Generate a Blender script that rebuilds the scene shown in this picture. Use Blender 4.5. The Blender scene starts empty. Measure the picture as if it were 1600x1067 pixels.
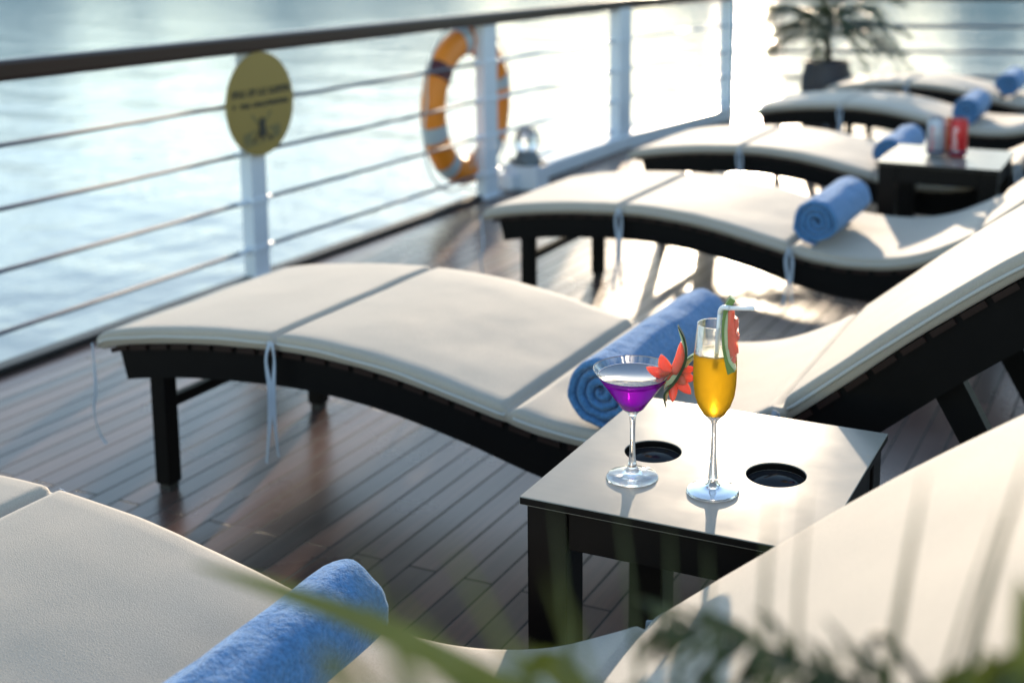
import bpy, bmesh, math, random
from mathutils import Vector, Matrix, noise
random.seed(7)
R = math.radians
sc = bpy.context.scene
col = sc.collection

# ------------------------------------------------------------------ camera
F_PX, PITCH, ROLL, YAW, CX, CY = 2010.5, 0.1752, 0.006, 0.4043, 967.3, 264.3
CAM = Vector((0, 0, 1.25))
fw = Vector((-math.sin(YAW)*math.cos(PITCH), math.cos(YAW)*math.cos(PITCH), -math.sin(PITCH)))
rt0 = Vector((math.cos(YAW), math.sin(YAW), 0)); up0 = rt0.cross(fw)
rt = rt0*math.cos(ROLL) + up0*math.sin(ROLL)
up = up0*math.cos(ROLL) - rt0*math.sin(ROLL)
cd = bpy.data.cameras.new('camera'); cam = bpy.data.objects.new('camera', cd); col.objects.link(cam)
cam.matrix_world = Matrix(((rt.x, up.x, -fw.x, CAM.x), (rt.y, up.y, -fw.y, CAM.y), (rt.z, up.z, -fw.z, CAM.z), (0, 0, 0, 1)))
cd.sensor_width = 36; cd.lens = F_PX*36/1600
cd.shift_x = -(CX-800)/1600; cd.shift_y = -(533.5-CY)/1600
cd.clip_start = 0.02; cd.clip_end = 6000
cd.dof.use_dof = True; cd.dof.focus_distance = 1.835; cd.dof.aperture_fstop = 3.0
sc.camera = cam

# ------------------------------------------------------------------ light
SUN_AZ, SUN_EL = -17.6, 10.5          # azimuth from +Y towards +X
w = bpy.data.worlds.new('World'); sc.world = w; w.use_nodes = True
nt = w.node_tree; sky = nt.nodes.new('ShaderNodeTexSky'); sky.sky_type = 'NISHITA'; sky.sun_disc = False
sky.sun_elevation = R(SUN_EL); sky.sun_rotation = R(SUN_AZ); sky.dust_density = 0.18; sky.air_density = 1.0; sky.ozone_density = 1.0
nt.links.new(sky.outputs[0], nt.nodes['Background'].inputs[0]); nt.nodes['Background'].inputs[1].default_value = 0.15
sd = bpy.data.lights.new('sun', 'SUN'); sun = bpy.data.objects.new('sun', sd); col.objects.link(sun)
sd.energy = 2.6; sd.angle = R(0.9); sd.color = (1.0, 0.80, 0.58)
sdir = Vector((math.cos(R(SUN_EL))*math.sin(R(SUN_AZ)), math.cos(R(SUN_EL))*math.cos(R(SUN_AZ)), math.sin(R(SUN_EL))))
sun.rotation_euler = sdir.to_track_quat('Z', 'Y').to_euler()
sc.view_settings.view_transform = 'Standard'; sc.view_settings.look = 'None'
sc.view_settings.exposure = 1.45; sc.view_settings.gamma = 1.0
sc.cycles.use_denoising = True; sc.cycles.caustics_reflective = False
sc.cycles.max_bounces = 14; sc.cycles.transmission_bounces = 12; sc.cycles.transparent_max_bounces = 16

# ------------------------------------------------------------------ helpers
def mat(name, c, rough=0.5, var=0.0, vscale=8.0, bump=0.0, bscale=60.0, coords='Object', detail=4.0, stretch=None, **kw):
    m = bpy.data.materials.new(name); m.use_nodes = True; n = m.node_tree.nodes; l = m.node_tree.links
    b = n['Principled BSDF']; b.inputs['Base Color'].default_value = (*c, 1); b.inputs['Roughness'].default_value = rough
    for k, v in kw.items():
        b.inputs[k.replace('_', ' ')].default_value = v
    if var or bump:
        tc = n.new('ShaderNodeTexCoord'); src = tc.outputs[coords]
        if stretch:
            mp = n.new('ShaderNodeMapping'); mp.inputs['Scale'].default_value = stretch; l.new(src, mp.inputs[0]); src = mp.outputs[0]
        if var:
            t = n.new('ShaderNodeTexNoise'); t.inputs['Scale'].default_value = vscale; t.inputs['Detail'].default_value = detail; l.new(src, t.inputs[0])
            mx = n.new('ShaderNodeMix'); mx.data_type = 'RGBA'
            mx.inputs['A'].default_value = (*[x*(1-var) for x in c], 1); mx.inputs['B'].default_value = (*[min(1, x*(1+var)) for x in c], 1)
            l.new(t.outputs[0], mx.inputs['Factor']); l.new(mx.outputs['Result'], b.inputs['Base Color'])
        if bump:
            t = n.new('ShaderNodeTexNoise'); t.inputs['Scale'].default_value = bscale; t.inputs['Detail'].default_value = 3; l.new(src, t.inputs[0])
            bp = n.new('ShaderNodeBump'); bp.inputs['Strength'].default_value = bump; bp.inputs['Distance'].default_value = 0.002
            l.new(t.outputs[0], bp.inputs['Height']); l.new(bp.outputs[0], b.inputs['Normal'])
    return m

def link(name, bm, m, parent=None, smooth=False, loc=None):
    me = bpy.data.meshes.new(name)
    bmesh.ops.recalc_face_normals(bm, faces=bm.faces)
    bm.to_mesh(me); bm.free()
    for mm in (m if isinstance(m, (list, tuple)) else [m]): me.materials.append(mm)
    if smooth:
        for p in me.polygons: p.use_smooth = True
    o = bpy.data.objects.new(name, me); col.objects.link(o)
    if parent: o.parent = parent
    if loc: o.location = loc
    return o

def tag(o, label=None, cat=None, group=None, kind=None):
    if label: o['label'] = label
    if cat: o['category'] = cat
    if group: o['group'] = group
    if kind: o['kind'] = kind
    return o

def empty(name, loc=(0, 0, 0), rz=0, **kw):
    o = bpy.data.objects.new(name, None); col.objects.link(o); o.location = loc; o.rotation_euler = (0, 0, rz)
    o.empty_display_size = 0.05
    return tag(o, **kw)

def box(bm, lo, hi, bev=0.0, mi=0):
    v = [bm.verts.new((x, y, z)) for x in (lo[0], hi[0]) for y in (lo[1], hi[1]) for z in (lo[2], hi[2])]
    fs = [bm.faces.new([v[i] for i in q]) for q in ((0, 1, 3, 2), (4, 6, 7, 5), (0, 4, 5, 1), (2, 3, 7, 6), (0, 2, 6, 4), (1, 5, 7, 3))]
    for f in fs: f.material_index = mi
    if bev:
        es = list({e for f in fs for e in f.edges})
        bmesh.ops.bevel(bm, geom=es, offset=bev, segments=2, affect='EDGES', profile=0.5)
    return bm

def catmull(pts, n):
    pts = [Vector(p) for p in pts]; out = []
    P = [pts[0]*2-pts[1]] + pts + [pts[-1]*2-pts[-2]]
    for i in range(1, len(P)-2):
        for k in range(n):
            t = k/n; a, b, c, d = P[i-1], P[i], P[i+1], P[i+2]
            out.append(0.5*((2*b)+(c-a)*t+(2*a-5*b+4*c-d)*t*t+(3*b-3*c+d-a)*t**3))
    out.append(pts[-1]); return out

def tube(bm, pts, r, seg=8, cap=True):
    pts = [Vector(p) for p in pts]; rs = r if isinstance(r, (list, tuple)) else [r]*len(pts); rings = []
    prev = None
    for i, p in enumerate(pts):
        t = (pts[min(i+1, len(pts)-1)]-pts[max(i-1, 0)]).normalized()
        if prev is None:
            a = t.orthogonal().normalized()
        else:
            a = (prev - t*prev.dot(t)).normalized()
        prev = a; b = t.cross(a)
        rings.append([bm.verts.new(p+(a*math.cos(2*math.pi*k/seg)+b*math.sin(2*math.pi*k/seg))*rs[i]) for k in range(seg)])
    for i in range(len(rings)-1):
        for k in range(seg):
            f = bm.faces.new((rings[i][k], rings[i][(k+1) % seg], rings[i+1][(k+1) % seg], rings[i+1][k])); f.smooth = True
    if cap:
        bm.faces.new(rings[0][::-1]); bm.faces.new(rings[-1])
    return bm

def lathe(bm, prof, seg=48, c=(0, 0, 0), closed=False, mi=0):
    rings = []
    for r, z in prof:
        if r < 1e-6: rings.append([bm.verts.new((c[0], c[1], c[2]+z))])
        else: rings.append([bm.verts.new((c[0]+r*math.cos(2*math.pi*k/seg), c[1]+r*math.sin(2*math.pi*k/seg), c[2]+z)) for k in range(seg)])
    n = len(rings); pairs = [(i, i+1) for i in range(n-1)] + ([(n-1, 0)] if closed else [])
    for i, j in pairs:
        A, B = rings[i], rings[j]
        for k in range(seg):
            k2 = (k+1) % seg
            if len(A) == 1 and len(B) == 1: break
            if len(A) == 1: f = bm.faces.new((A[0], B[k2], B[k]))
            elif len(B) == 1: f = bm.faces.new((A[k], A[k2], B[0]))
            else: f = bm.faces.new((A[k], A[k2], B[k2], B[k]))
            f.smooth = True; f.material_index = mi
    return bm

def glassy(prof, sharp=40):
    P = [Vector((a, b, 0)) for a, b in prof]; n = len(P); cut = [0]
    for i in range(1, n-1):
        if math.degrees((P[i]-P[i-1]).angle(P[i+1]-P[i])) > sharp: cut.append(i)
    cut.append(n-1); out = []
    for a, b in zip(cut, cut[1:]):
        seg = P[a:b+1]; C = catmull(seg, 5) if len(seg) > 2 else [seg[0], seg[1]]
        L = (C[1]-C[0]).length; d = min(0.0004, L*0.3); s0 = C[0].lerp(C[1], d/L); L2 = (C[-1]-C[-2]).length; d2 = min(0.0004, L2*0.3); s1 = C[-1].lerp(C[-2], d2/L2)
        C = [C[0], s0]+C[1:-1]+[s1, C[-1]]
        out += C if not out else C[1:]
    return [(max(0.0, p.x), p.y) for p in out]

def prism(bm, poly, axis, a, b):
    """extrude 2D polygon between a and b along axis ('y': poly is (x,z); 'x': (y,z); 'z': (x,y))"""
    def P(u, v, t): return {'y': (u, t, v), 'x': (t, u, v), 'z': (u, v, t)}[axis]
    A = [bm.verts.new(P(u, v, a)) for u, v in poly]; B = [bm.verts.new(P(u, v, b)) for u, v in poly]
    n = len(poly)
    bm.faces.new(A); bm.faces.new(B[::-1])
    for i in range(n): bm.faces.new((A[i], B[i], B[(i+1) % n], A[(i+1) % n]))
    return bm

# ------------------------------------------------------------------ materials
M = {}
M['frame'] = mat('dark_stained_wood', (0.0045, 0.004, 0.004), 0.5, var=0.3, vscale=20, Specular_IOR_Level=0.12)
M['slat'] = mat('slat_wood', (0.020, 0.009, 0.007), 0.5, var=0.3, vscale=30, Specular_IOR_Level=0.25)
M['foot'] = mat('foot_cap', (0.03, 0.03, 0.03), 0.6)
M['rail'] = mat('varnished_mahogany', (0.022, 0.007, 0.005), 0.3, var=0.4, vscale=3, stretch=(8, 1, 8), Specular_IOR_Level=0.4)
M['white'] = mat('white_paint_sky_tint', (0.66, 0.72, 0.79), 0.35, var=0.06, vscale=6)  # white paint; the bluish cast of skylight is put into the base colour
M['cable'] = mat('steel_cable', (0.12, 0.14, 0.18), 0.6, Specular_IOR_Level=0.3)
M['hull'] = mat('hull_paint', (0.75, 0.76, 0.77), 0.4, var=0.05)
M['gutter'] = mat('black_gutter', (0.012, 0.012, 0.012), 0.5)
M['tie'] = mat('tie_tape', (0.42, 0.47, 0.54), 0.8)
M['pipe'] = mat('piping', (0.52, 0.50, 0.46), 0.8)

def fabric(name, c, weave=900, wb=0.25, var=0.06):
    m = bpy.data.materials.new(name); m.use_nodes = True; n = m.node_tree.nodes; l = m.node_tree.links
    b = n['Principled BSDF']; b.inputs['Roughness'].default_value = 0.75; b.inputs['Sheen Weight'].default_value = 0.25; b.inputs['Sheen Roughness'].default_value = 0.4
    tc = n.new('ShaderNodeTexCoord')
    t1 = n.new('ShaderNodeTexNoise'); t1.inputs['Scale'].default_value = 2.2; t1.inputs['Detail'].default_value = 5; t1.inputs['Roughness'].default_value = 0.6
    t2 = n.new('ShaderNodeTexNoise'); t2.inputs['Scale'].default_value = weave; t2.inputs['Detail'].default_value = 1
    t3 = n.new('ShaderNodeTexNoise'); t3.inputs['Scale'].default_value = 9; t3.inputs['Detail'].default_value = 3
    for t in (t1, t2, t3): l.new(tc.outputs['Object'], t.inputs[0])
    ad = n.new('ShaderNodeMath'); ad.operation = 'MULTIPLY_ADD'; ad.inputs[1].default_value = 1.6; l.new(t2.outputs[0], ad.inputs[0]); l.new(t1.outputs[0], ad.inputs[2])
    mr = n.new('ShaderNodeMapRange'); mr.inputs[1].default_value = 0.9; mr.inputs[2].default_value = 1.7; l.new(ad.outputs[0], mr.inputs[0])
    mx = n.new('ShaderNodeMix'); mx.data_type = 'RGBA'; mx.inputs['A'].default_value = (*[x*(1-var) for x in c], 1); mx.inputs['B'].default_value = (*[x*(1+var) for x in c], 1)
    l.new(mr.outputs[0], mx.inputs['Factor']); l.new(mx.outputs['Result'], b.inputs['Base Color'])
    b1 = n.new('ShaderNodeBump'); b1.inputs['Strength'].default_value = 0.4; b1.inputs['Distance'].default_value = 0.0010; l.new(t2.outputs[0], b1.inputs['Height'])
    b2 = n.new('ShaderNodeBump'); b2.inputs['Strength'].default_value = 0.07; b2.inputs['Distance'].default_value = 0.008; l.new(t3.outputs[0], b2.inputs['Height'])
    l.new(b1.outputs[0], b2.inputs['Normal']); l.new(b2.outputs[0], b.inputs['Normal'])
    return m
M['cushion'] = fabric('beige_canvas', (0.43, 0.372, 0.302), weave=560, var=0.13)

def terry(name, c):
    m = bpy.data.materials.new(name); m.use_nodes = True; n = m.node_tree.nodes; l = m.node_tree.links
    b = n['Principled BSDF']; b.inputs['Roughness'].default_value = 0.95; b.inputs['Sheen Weight'].default_value = 0.6; b.inputs['Sheen Roughness'].default_value = 0.5
    b.inputs['Sheen Tint'].default_value = (0.6, 0.75, 1, 1); b.inputs['Specular IOR Level'].default_value = 0.1
    tc = n.new('ShaderNodeTexCoord')
    v = n.new('ShaderNodeTexVoronoi'); v.inputs['Scale'].default_value = 420
    t1 = n.new('ShaderNodeTexNoise'); t1.inputs['Scale'].default_value = 160; t1.inputs['Detail'].default_value = 4
    t2 = n.new('ShaderNodeTexNoise'); t2.inputs['Scale'].default_value = 14; t2.inputs['Detail'].default_value = 3
    for t in (v, t1, t2): l.new(tc.outputs['Object'], t.inputs[0])
    mr = n.new('ShaderNodeMapRange'); mr.inputs[1].default_value = 0.3; mr.inputs[2].default_value = 0.7; l.new(t1.outputs[0], mr.inputs[0])
    mx = n.new('ShaderNodeMix'); mx.data_type = 'RGBA'; mx.inputs['A'].default_value = (*[x*0.72 for x in c], 1); mx.inputs['B'].default_value = (*[min(1, x*1.3) for x in c], 1)
    l.new(mr.outputs[0], mx.inputs['Factor']); l.new(mx.outputs['Result'], b.inputs['Base Color'])
    b1 = n.new('ShaderNodeBump'); b1.inputs['Strength'].default_value = 0.7; b1.inputs['Distance'].default_value = 0.003; l.new(t1.outputs[0], b1.inputs['Height'])
    b0 = n.new('ShaderNodeBump'); b0.inputs['Strength'].default_value = 0.5; b0.inputs['Distance'].default_value = 0.002; l.new(v.outputs['Distance'], b0.inputs['Height']); l.new(b0.outputs[0], b1.inputs['Normal'])
    b2 = n.new('ShaderNodeBump'); b2.inputs['Strength'].default_value = 0.9; b2.inputs['Distance'].default_value = 0.016; l.new(t2.outputs[0], b2.inputs['Height'])
    l.new(b1.outputs[0], b2.inputs['Normal']); l.new(b2.outputs[0], b.inputs['Normal'])
    return m
M['towel'] = terry('blue_terry', (0.075, 0.20, 0.40))

# deck planks
def deck_material():
    m = bpy.data.materials.new('deck_planks'); m.use_nodes = True; n = m.node_tree.nodes; l = m.node_tree.links
    b = n['Principled BSDF']
    tc = n.new('ShaderNodeTexCoord'); mp = n.new('ShaderNodeMapping'); mp.inputs['Rotation'].default_value = (0, 0, R(90))
    # after a quarter turn: brick u = -y... rows across x
    mp.inputs['Location'].default_value = (0.62, 0.0, 0)
    l.new(tc.outputs['Object'], mp.inputs[0])
    br = n.new('ShaderNodeTexBrick'); br.offset = 0.5; br.offset_frequency = 2
    br.inputs['Scale'].default_value = 1.0; br.inputs['Brick Width'].default_value = 1.45; br.inputs['Row Height'].default_value = 0.064
    br.inputs['Mortar Size'].default_value = 0.0026; br.inputs['Mortar Smooth'].default_value = 0.3; br.inputs['Bias'].default_value = 0.0
    br.inputs['Color1'].default_value = (0.0, 0.0, 0.0, 1); br.inputs['Color2'].default_value = (1, 1, 1, 1); br.inputs['Mortar'].default_value = (0.5, 0.5, 0.5, 1)
    l.new(mp.outputs[0], br.inputs[0])
    gr = n.new('ShaderNodeMapping'); gr.inputs['Scale'].default_value = (60, 2.2, 1); l.new(tc.outputs['Object'], gr.inputs[0])
    # shift grain per board
    gn = n.new('ShaderNodeTexNoise'); gn.noise_dimensions = '4D'; gn.inputs['Scale'].default_value = 1.0; gn.inputs['Detail'].default_value = 6; gn.inputs['Roughness'].default_value = 0.65
    l.new(gr.outputs[0], gn.inputs['Vector'])
    sx = n.new('ShaderNodeSeparateColor'); l.new(br.outputs['Color'], sx.inputs[0])
    mw = n.new('ShaderNodeMath'); mw.operation = 'MULTIPLY'; mw.inputs[1].default_value = 9; l.new(sx.outputs[0], mw.inputs[0]); l.new(mw.outputs[0], gn.inputs['W'])
    c1 = n.new('ShaderNodeValToRGB'); e = c1.color_ramp.elements
    e[0].position = 0.0; e[0].color = (0.046, 0.022, 0.017, 1); e[1].position = 1.0; e[1].color = (0.15, 0.070, 0.050, 1)
    x = c1.color_ramp.elements.new(0.5); x.color = (0.10, 0.047, 0.034, 1)
    l.new(sx.outputs[0], c1.inputs[0])
    c2 = n.new('ShaderNodeMapRange'); c2.inputs[1].default_value = 0.3; c2.inputs[2].default_value = 0.7; c2.inputs[3].default_value = 0.55; c2.inputs[4].default_value = 1.3; l.new(gn.outputs[0], c2.inputs[0])
    mu = n.new('ShaderNodeMix'); mu.data_type = 'RGBA'; mu.blend_type = 'MULTIPLY'; mu.inputs['Factor'].default_value = 1; l.new(c1.outputs[0], mu.inputs['A']); l.new(c2.outputs[0], mu.inputs['B'])
    # dusty wear in patches
    wn = n.new('ShaderNodeTexNoise'); wn.inputs['Scale'].default_value = 1.6; wn.inputs['Detail'].default_value = 6; l.new(tc.outputs['Object'], wn.inputs[0])
    wr = n.new('ShaderNodeMapRange'); wr.inputs[1].default_value = 0.35; wr.inputs[2].default_value = 0.75; wr.inputs[4].default_value = 0.35; l.new(wn.outputs[0], wr.inputs[0])
    mdust = n.new('ShaderNodeMix'); mdust.data_type = 'RGBA'; mdust.inputs['B'].default_value = (0.32, 0.25, 0.21, 1); l.new(wr.outputs[0], mdust.inputs['Factor']); l.new(mu.outputs['Result'], mdust.inputs['A'])
    mo = n.new('ShaderNodeMix'); mo.data_type = 'RGBA'; mo.inputs['B'].default_value = (0.008, 0.006, 0.006, 1); l.new(br.outputs['Fac'], mo.inputs['Factor']); l.new(mdust.outputs['Result'], mo.inputs['A'])
    l.new(mo.outputs['Result'], b.inputs['Base Color'])
    rr = n.new('ShaderNodeMapRange'); rr.inputs[1].default_value = 0.3; rr.inputs[2].default_value = 0.7; rr.inputs[3].default_value = 0.23; rr.inputs[4].default_value = 0.35; l.new(wn.outputs[0], rr.inputs[0])
    ra = n.new('ShaderNodeMath'); ra.operation = 'MULTIPLY_ADD'; ra.inputs[1].default_value = 0.5; l.new(br.outputs['Fac'], ra.inputs[0]); l.new(rr.outputs[0], ra.inputs[2]); l.new(ra.outputs[0], b.inputs['Roughness'])
    b1 = n.new('ShaderNodeBump'); b1.inputs['Strength'].default_value = 0.25; b1.inputs['Distance'].default_value = 0.0015; l.new(gn.outputs[0], b1.inputs['Height'])
    b2 = n.new('ShaderNodeBump'); b2.invert = True; b2.inputs['Strength'].default_value = 0.8; b2.inputs['Distance'].default_value = 0.003; l.new(br.outputs['Fac'], b2.inputs['Height'])
    l.new(b1.outputs[0], b2.inputs['Normal']); l.new(b2.outputs[0], b.inputs['Normal'])
    b.inputs['Specular IOR Level'].default_value = 0.6
    return m

def water_material():
    m = bpy.data.materials.new('sea_water'); m.use_nodes = True; n = m.node_tree.nodes; l = m.node_tree.links
    b = n['Principled BSDF']; b.inputs['Roughness'].default_value = 0.06; b.inputs['IOR'].default_value = 1.33
    tc = n.new('ShaderNodeTexCoord')
    big = n.new('ShaderNodeTexNoise'); big.inputs['Scale'].default_value = 0.03; big.inputs['Detail'].default_value = 4; l.new(tc.outputs['Object'], big.inputs[0])
    mr = n.new('ShaderNodeMapRange'); mr.inputs[1].default_value = 0.35; mr.inputs[2].default_value = 0.65; l.new(big.outputs[0], mr.inputs[0])
    mx = n.new('ShaderNodeMix'); mx.data_type = 'RGBA'; mx.inputs['A'].default_value = (0.22, 0.25, 0.24, 1); mx.inputs['B'].default_value = (0.38, 0.41, 0.39, 1)
    l.new(mr.outputs[0], mx.inputs['Factor']); l.new(mx.outputs['Result'], b.inputs['Base Color'])
    prev = None
    for s, d, st, sc3 in ((5.0, 0.02, 0.55, (1, 1.0, 1)), (1.3, 0.08, 0.55, (1, 0.7, 1)), (0.25, 0.3, 0.45, (0.6, 1.2, 1))):
        mp = n.new('ShaderNodeMapping'); mp.inputs['Scale'].default_value = sc3; mp.inputs['Rotation'].default_value = (0, 0, R(20*s)); l.new(tc.outputs['Object'], mp.inputs[0])
        t = n.new('ShaderNodeTexNoise'); t.inputs['Scale'].default_value = s; t.inputs['Detail'].default_value = 3; l.new(mp.outputs[0], t.inputs[0])
        bp = n.new('ShaderNodeBump'); bp.inputs['Strength'].default_value = st; bp.inputs['Distance'].default_value = d; l.new(t.outputs[0], bp.inputs['Height'])
        if prev: l.new(prev.outputs[0], bp.inputs['Normal'])
        prev = bp
    l.new(prev.outputs[0], b.inputs['Normal'])
    return m

# ------------------------------------------------------------------ setting
XR = -3.06
REAR = [(-2.90, 8.72), (5.0, 12.5)]
outline = [(-3.10, -5), (5, -5), (5, 12.58), (-2.96, 8.80), (-3.10, 7.25)]
bm = bmesh.new(); bm.faces.new([bm.verts.new((x, y, 0)) for x, y in outline])
tag(link('deck', bm, deck_material()), kind='structure')
bm = bmesh.new(); prism(bm, [(x*1.0, y) for x, y in outline], 'z', -0.18, -0.004)
tag(link('deck_slab', bm, M['gutter']), kind='structure')
bm = bmesh.new(); prism(bm, [(-3.02, -5), (4.9, -5), (4.9, 12.4), (-2.9, 8.7), (-3.02, 7.2)], 'z', -4.6, -0.184)
tag(link('ship_hull', bm, M['hull']), kind='structure')
bm = bmesh.new(); bm.faces.new([bm.verts.new((x, y, -4.0)) for x, y in ((-2500, -2500), (2500, -2500), (2500, 2500), (-2500, 2500))])
tag(link('water', bm, water_material()), kind='structure')
def sky_block_ridge(name, az0, az1, dist, hmax, seed, depth=260):  # unseen ridge, added to block the low sky from the water's reflection
    bm = bmesh.new(); n = 140; rows = []
    for i in range(n+1):
        az = R(az0+(az1-az0)*i/n); u = i/n; row = []
        h = hmax*(0.35+0.65*abs(noise.fractal(Vector((u*7+seed, seed, 0)), 0.7, 2.1, 5))*1.3)*min(1, 8*u, 8*(1-u))
        for k in range(7):
            dd = dist+depth*(k/6)+18*noise.noise(Vector((u*30, k, seed))); prof = math.sin(math.pi*k/6)**0.7
            row.append(bm.verts.new((math.sin(az)*dd, math.cos(az)*dd, -4.5+h*prof*(1+0.18*noise.noise(Vector((u*40, k*1.3, seed)))))))
        rows.append(row)
    for A, B in zip(rows, rows[1:]):
        for k in range(6): bm.faces.new((A[k], A[k+1], B[k+1], B[k]))
    tag(link(name, bm, M['hill_haze'], None, True), kind='structure')
M['hill_haze'] = mat('haze_tinted_hill', (0.20, 0.29, 0.31), 0.9, var=0.25, vscale=0.02)  # colour of the added ridges, paled to stand in for haze
sky_block_ridge('sky_block_hills', -120, 40, 900, 190, 3.3)
sky_block_ridge('sky_block_hills', 30, 150, 1300, 140, 8.1)
bm = bmesh.new(); box(bm, (-3.10, -5, 0.002), (-3.045, 5.42, 0.022), 0.004)
tag(link('deck_edge_strip', bm, M['gutter']), kind='structure')
bm = bmesh.new(); box(bm, (-3.12, 5.65, 0.002), (-3.00, 7.20, 0.085), 0.01)
prism(bm, [(-3.12, 7.203), (-3.0, 7.203), (-2.86, 8.66), (-2.98, 8.70)], 'z', 0.002, 0.085)
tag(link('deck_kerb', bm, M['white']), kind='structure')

# ------------------------------------------------------------------ side railing
CZ = (0.665, 0.482, 0.302, 0.122)
def rail_profile_mesh(p0, p1, zc, wdt=0.080, h=0.062):
    bm = bmesh.new(); p0 = Vector((*p0, zc)); p1 = Vector((*p1, zc)); d = (p1-p0).normalized(); s = Vector((d.y, -d.x, 0))
    prof = []
    bv = 0.012
    for sx, sy, a0 in ((1, 1, 0), (-1, 1, 90), (-1, -1, 180), (1, -1, 270)):
        for a in (0, 30, 60, 90):
            prof.append((sx*(wdt/2-bv)+bv*math.cos(R(a0+a)), sy*(h/2-bv)+bv*math.sin(R(a0+a))))
    NP = len(prof)
    A = [bm.verts.new(p0+s*u+Vector((0, 0, v))) for u, v in prof]; B = [bm.verts.new(p1+s*u+Vector((0, 0, v))) for u, v in prof]
    for k in range(NP): bm.faces.new((A[k], A[(k+1) % NP], B[(k+1) % NP], B[k]))
    bm.faces.new(A); bm.faces.new(B[::-1]); return bm

rail = empty('deck_railing', (XR, 0, 0), label='white cable railing with dark wooden handrail along the left deck edge', cat='railing')
def rl(name, bm, m, parent=rail, smooth=False):
    o = link(name, bm, m, None, smooth); o.parent = parent; o.matrix_parent_inverse = parent.matrix_basis.inverted(); return o
ZR = 0.878
rl('handrail', rail_profile_mesh((XR, -4), (XR, 7.20), ZR), M['rail'])
rl('handrail', rail_profile_mesh((XR, 7.205), (-2.90, 8.72), ZR), M['rail'])
post_y = [2.0, 3.735, 5.47, 7.09]
post_y[0] = 0.9
for y in post_y:
    bm = bmesh.new(); big = y > 5
    dy = {5.47: 0.13, 7.09: 0.19}.get(y, 0.085)
    box(bm, (XR-0.03, y-0.03, 0.0), (XR+(0.022 if y < 7 else 0.04), y+dy-0.03, ZR-0.026), 0.003)
    box(bm, (XR-0.05, y-0.06, 0.001), (XR+0.045, y+dy, 0.010), 0.002)
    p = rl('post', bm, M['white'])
    for z in CZ:
        c = bmesh.new(); tube(c, [(XR, y-0.10, z), (XR, y-0.035, z), (XR, y+dy-0.03, z), (XR, y+dy+0.012, z)], 0.010, 8)
        box(c, (XR-0.008, y-0.032, z-0.012), (XR+(0.026 if y < 7 else 0.044), y+dy-0.028, z+0.012), 0.002)
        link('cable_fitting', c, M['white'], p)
bm = bmesh.new(); ex, ey = -2.90, 8.72
box(bm, (ex-0.048, ey-0.045, 0), (ex+0.048, ey+0.045, ZR-0.026), 0.004)
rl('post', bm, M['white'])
for z in CZ:
    c = bmesh.new(); tube(c, [(ex-0.05, ey-0.02, z), (ex+0.05, ey+0.02, z)], 0.014, 8); rl('cable_fitting', c, M['white'])
ys = [-4] + post_y + [7.12]
for z in CZ:
    for a, b in zip([-4]+post_y[:-1], post_y):
        bm = bmesh.new(); tube(bm, [(XR, a+0.06 if a > -4 else a, z), (XR, (a+b)/2, z-0.002), (XR, b-0.04, z)], 0.0078 if b < 6 else 0.010, 8)
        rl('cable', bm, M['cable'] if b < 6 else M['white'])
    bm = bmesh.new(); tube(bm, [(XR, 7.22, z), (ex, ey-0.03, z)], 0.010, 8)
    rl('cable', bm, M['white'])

rear = empty('stern_railing', (ex, ey, 0), label='pale cable railing crossing behind the potted palm and farthest lounger', cat='railing')
d = (Vector(REAR[1])-Vector(REAR[0])).normalized()
def rp(t): return (REAR[0][0]+d.x*t, REAR[0][1]+d.y*t)
rl('handrail', rail_profile_mesh(rp(0.04), rp(8.6), ZR), M['rail'], rear)
for t in (3.9, 6.2, 8.4):
    x, y = rp(t); bm = bmesh.new(); box(bm, (x-0.03, y-0.03, 0), (x+0.03, y+0.03, ZR-0.026), 0.004); rl('post', bm, M['white'], rear)
for z in CZ:
    bm = bmesh.new(); tube(bm, [(*rp(0.05), z), (*rp(4), z), (*rp(8.6), z)], 0.012, 8); rl('cable', bm, M['cable'], rear)

# round notice on the first post
sign = empty('warning_sign', (XR+0.045, 3.745, 0.662), label='round yellow warning disc with dark lettering and pictogram hung on the railing post', cat='sign')
M['sign'] = mat('sign_yellow', (0.30, 0.21, 0.05), 0.5, var=0.06, vscale=5)
M['ink'] = mat('sign_ink', (0.03, 0.028, 0.02), 0.6); M['ink2'] = mat('sign_faded_ink', (0.17, 0.14, 0.05), 0.6)
bm = bmesh.new(); n = 64; prism(bm, [(0.188*math.cos(2*math.pi*k/n), 0.188*math.sin(2*math.pi*k/n)) for k in range(n)], 'x', -0.004, 0.0); link('disc', bm, M['sign'], sign)
bm = bmesh.new()
random.seed(3)
for row, (zz, hh, u0, u1) in enumerate(((0.045, 0.026, -0.155, 0.155), (0.0, 0.018, -0.165, 0.168))):
    bm = bmesh.new(); u = u0
    while u < u1:
        wl = random.uniform(0.010, 0.017)
        if random.random() < 0.16: u += 0.012; continue
        z0 = zz-hh/2
        k = random.randint(0, 3)
        box(bm, (0.0006, u, z0), (0.0016, u+0.0062, z0+hh))
        if k in (0, 1): box(bm, (0.0006, u+0.0064, z0+hh-0.008), (0.0016, u+wl-0.002, z0+hh))
        if k in (0, 2): box(bm, (0.0006, u+0.0064, z0+hh*0.42), (0.0016, u+wl-0.002, z0+hh*0.42+0.006))
        if k in (1, 2, 3): box(bm, (0.0006, u+0.0064, z0), (0.0016, u+wl-0.002, z0+0.007))
        u += wl+0.001
    link('text_line', bm, M['ink'], sign)
bm = bmesh.new()
prism(bm, [(0.017*math.cos(t*math.pi/8)+0.0, -0.088+0.042*math.sin(t*math.pi/8)) for t in range(16)], 'x', 0.0022, 0.0034)
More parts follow.
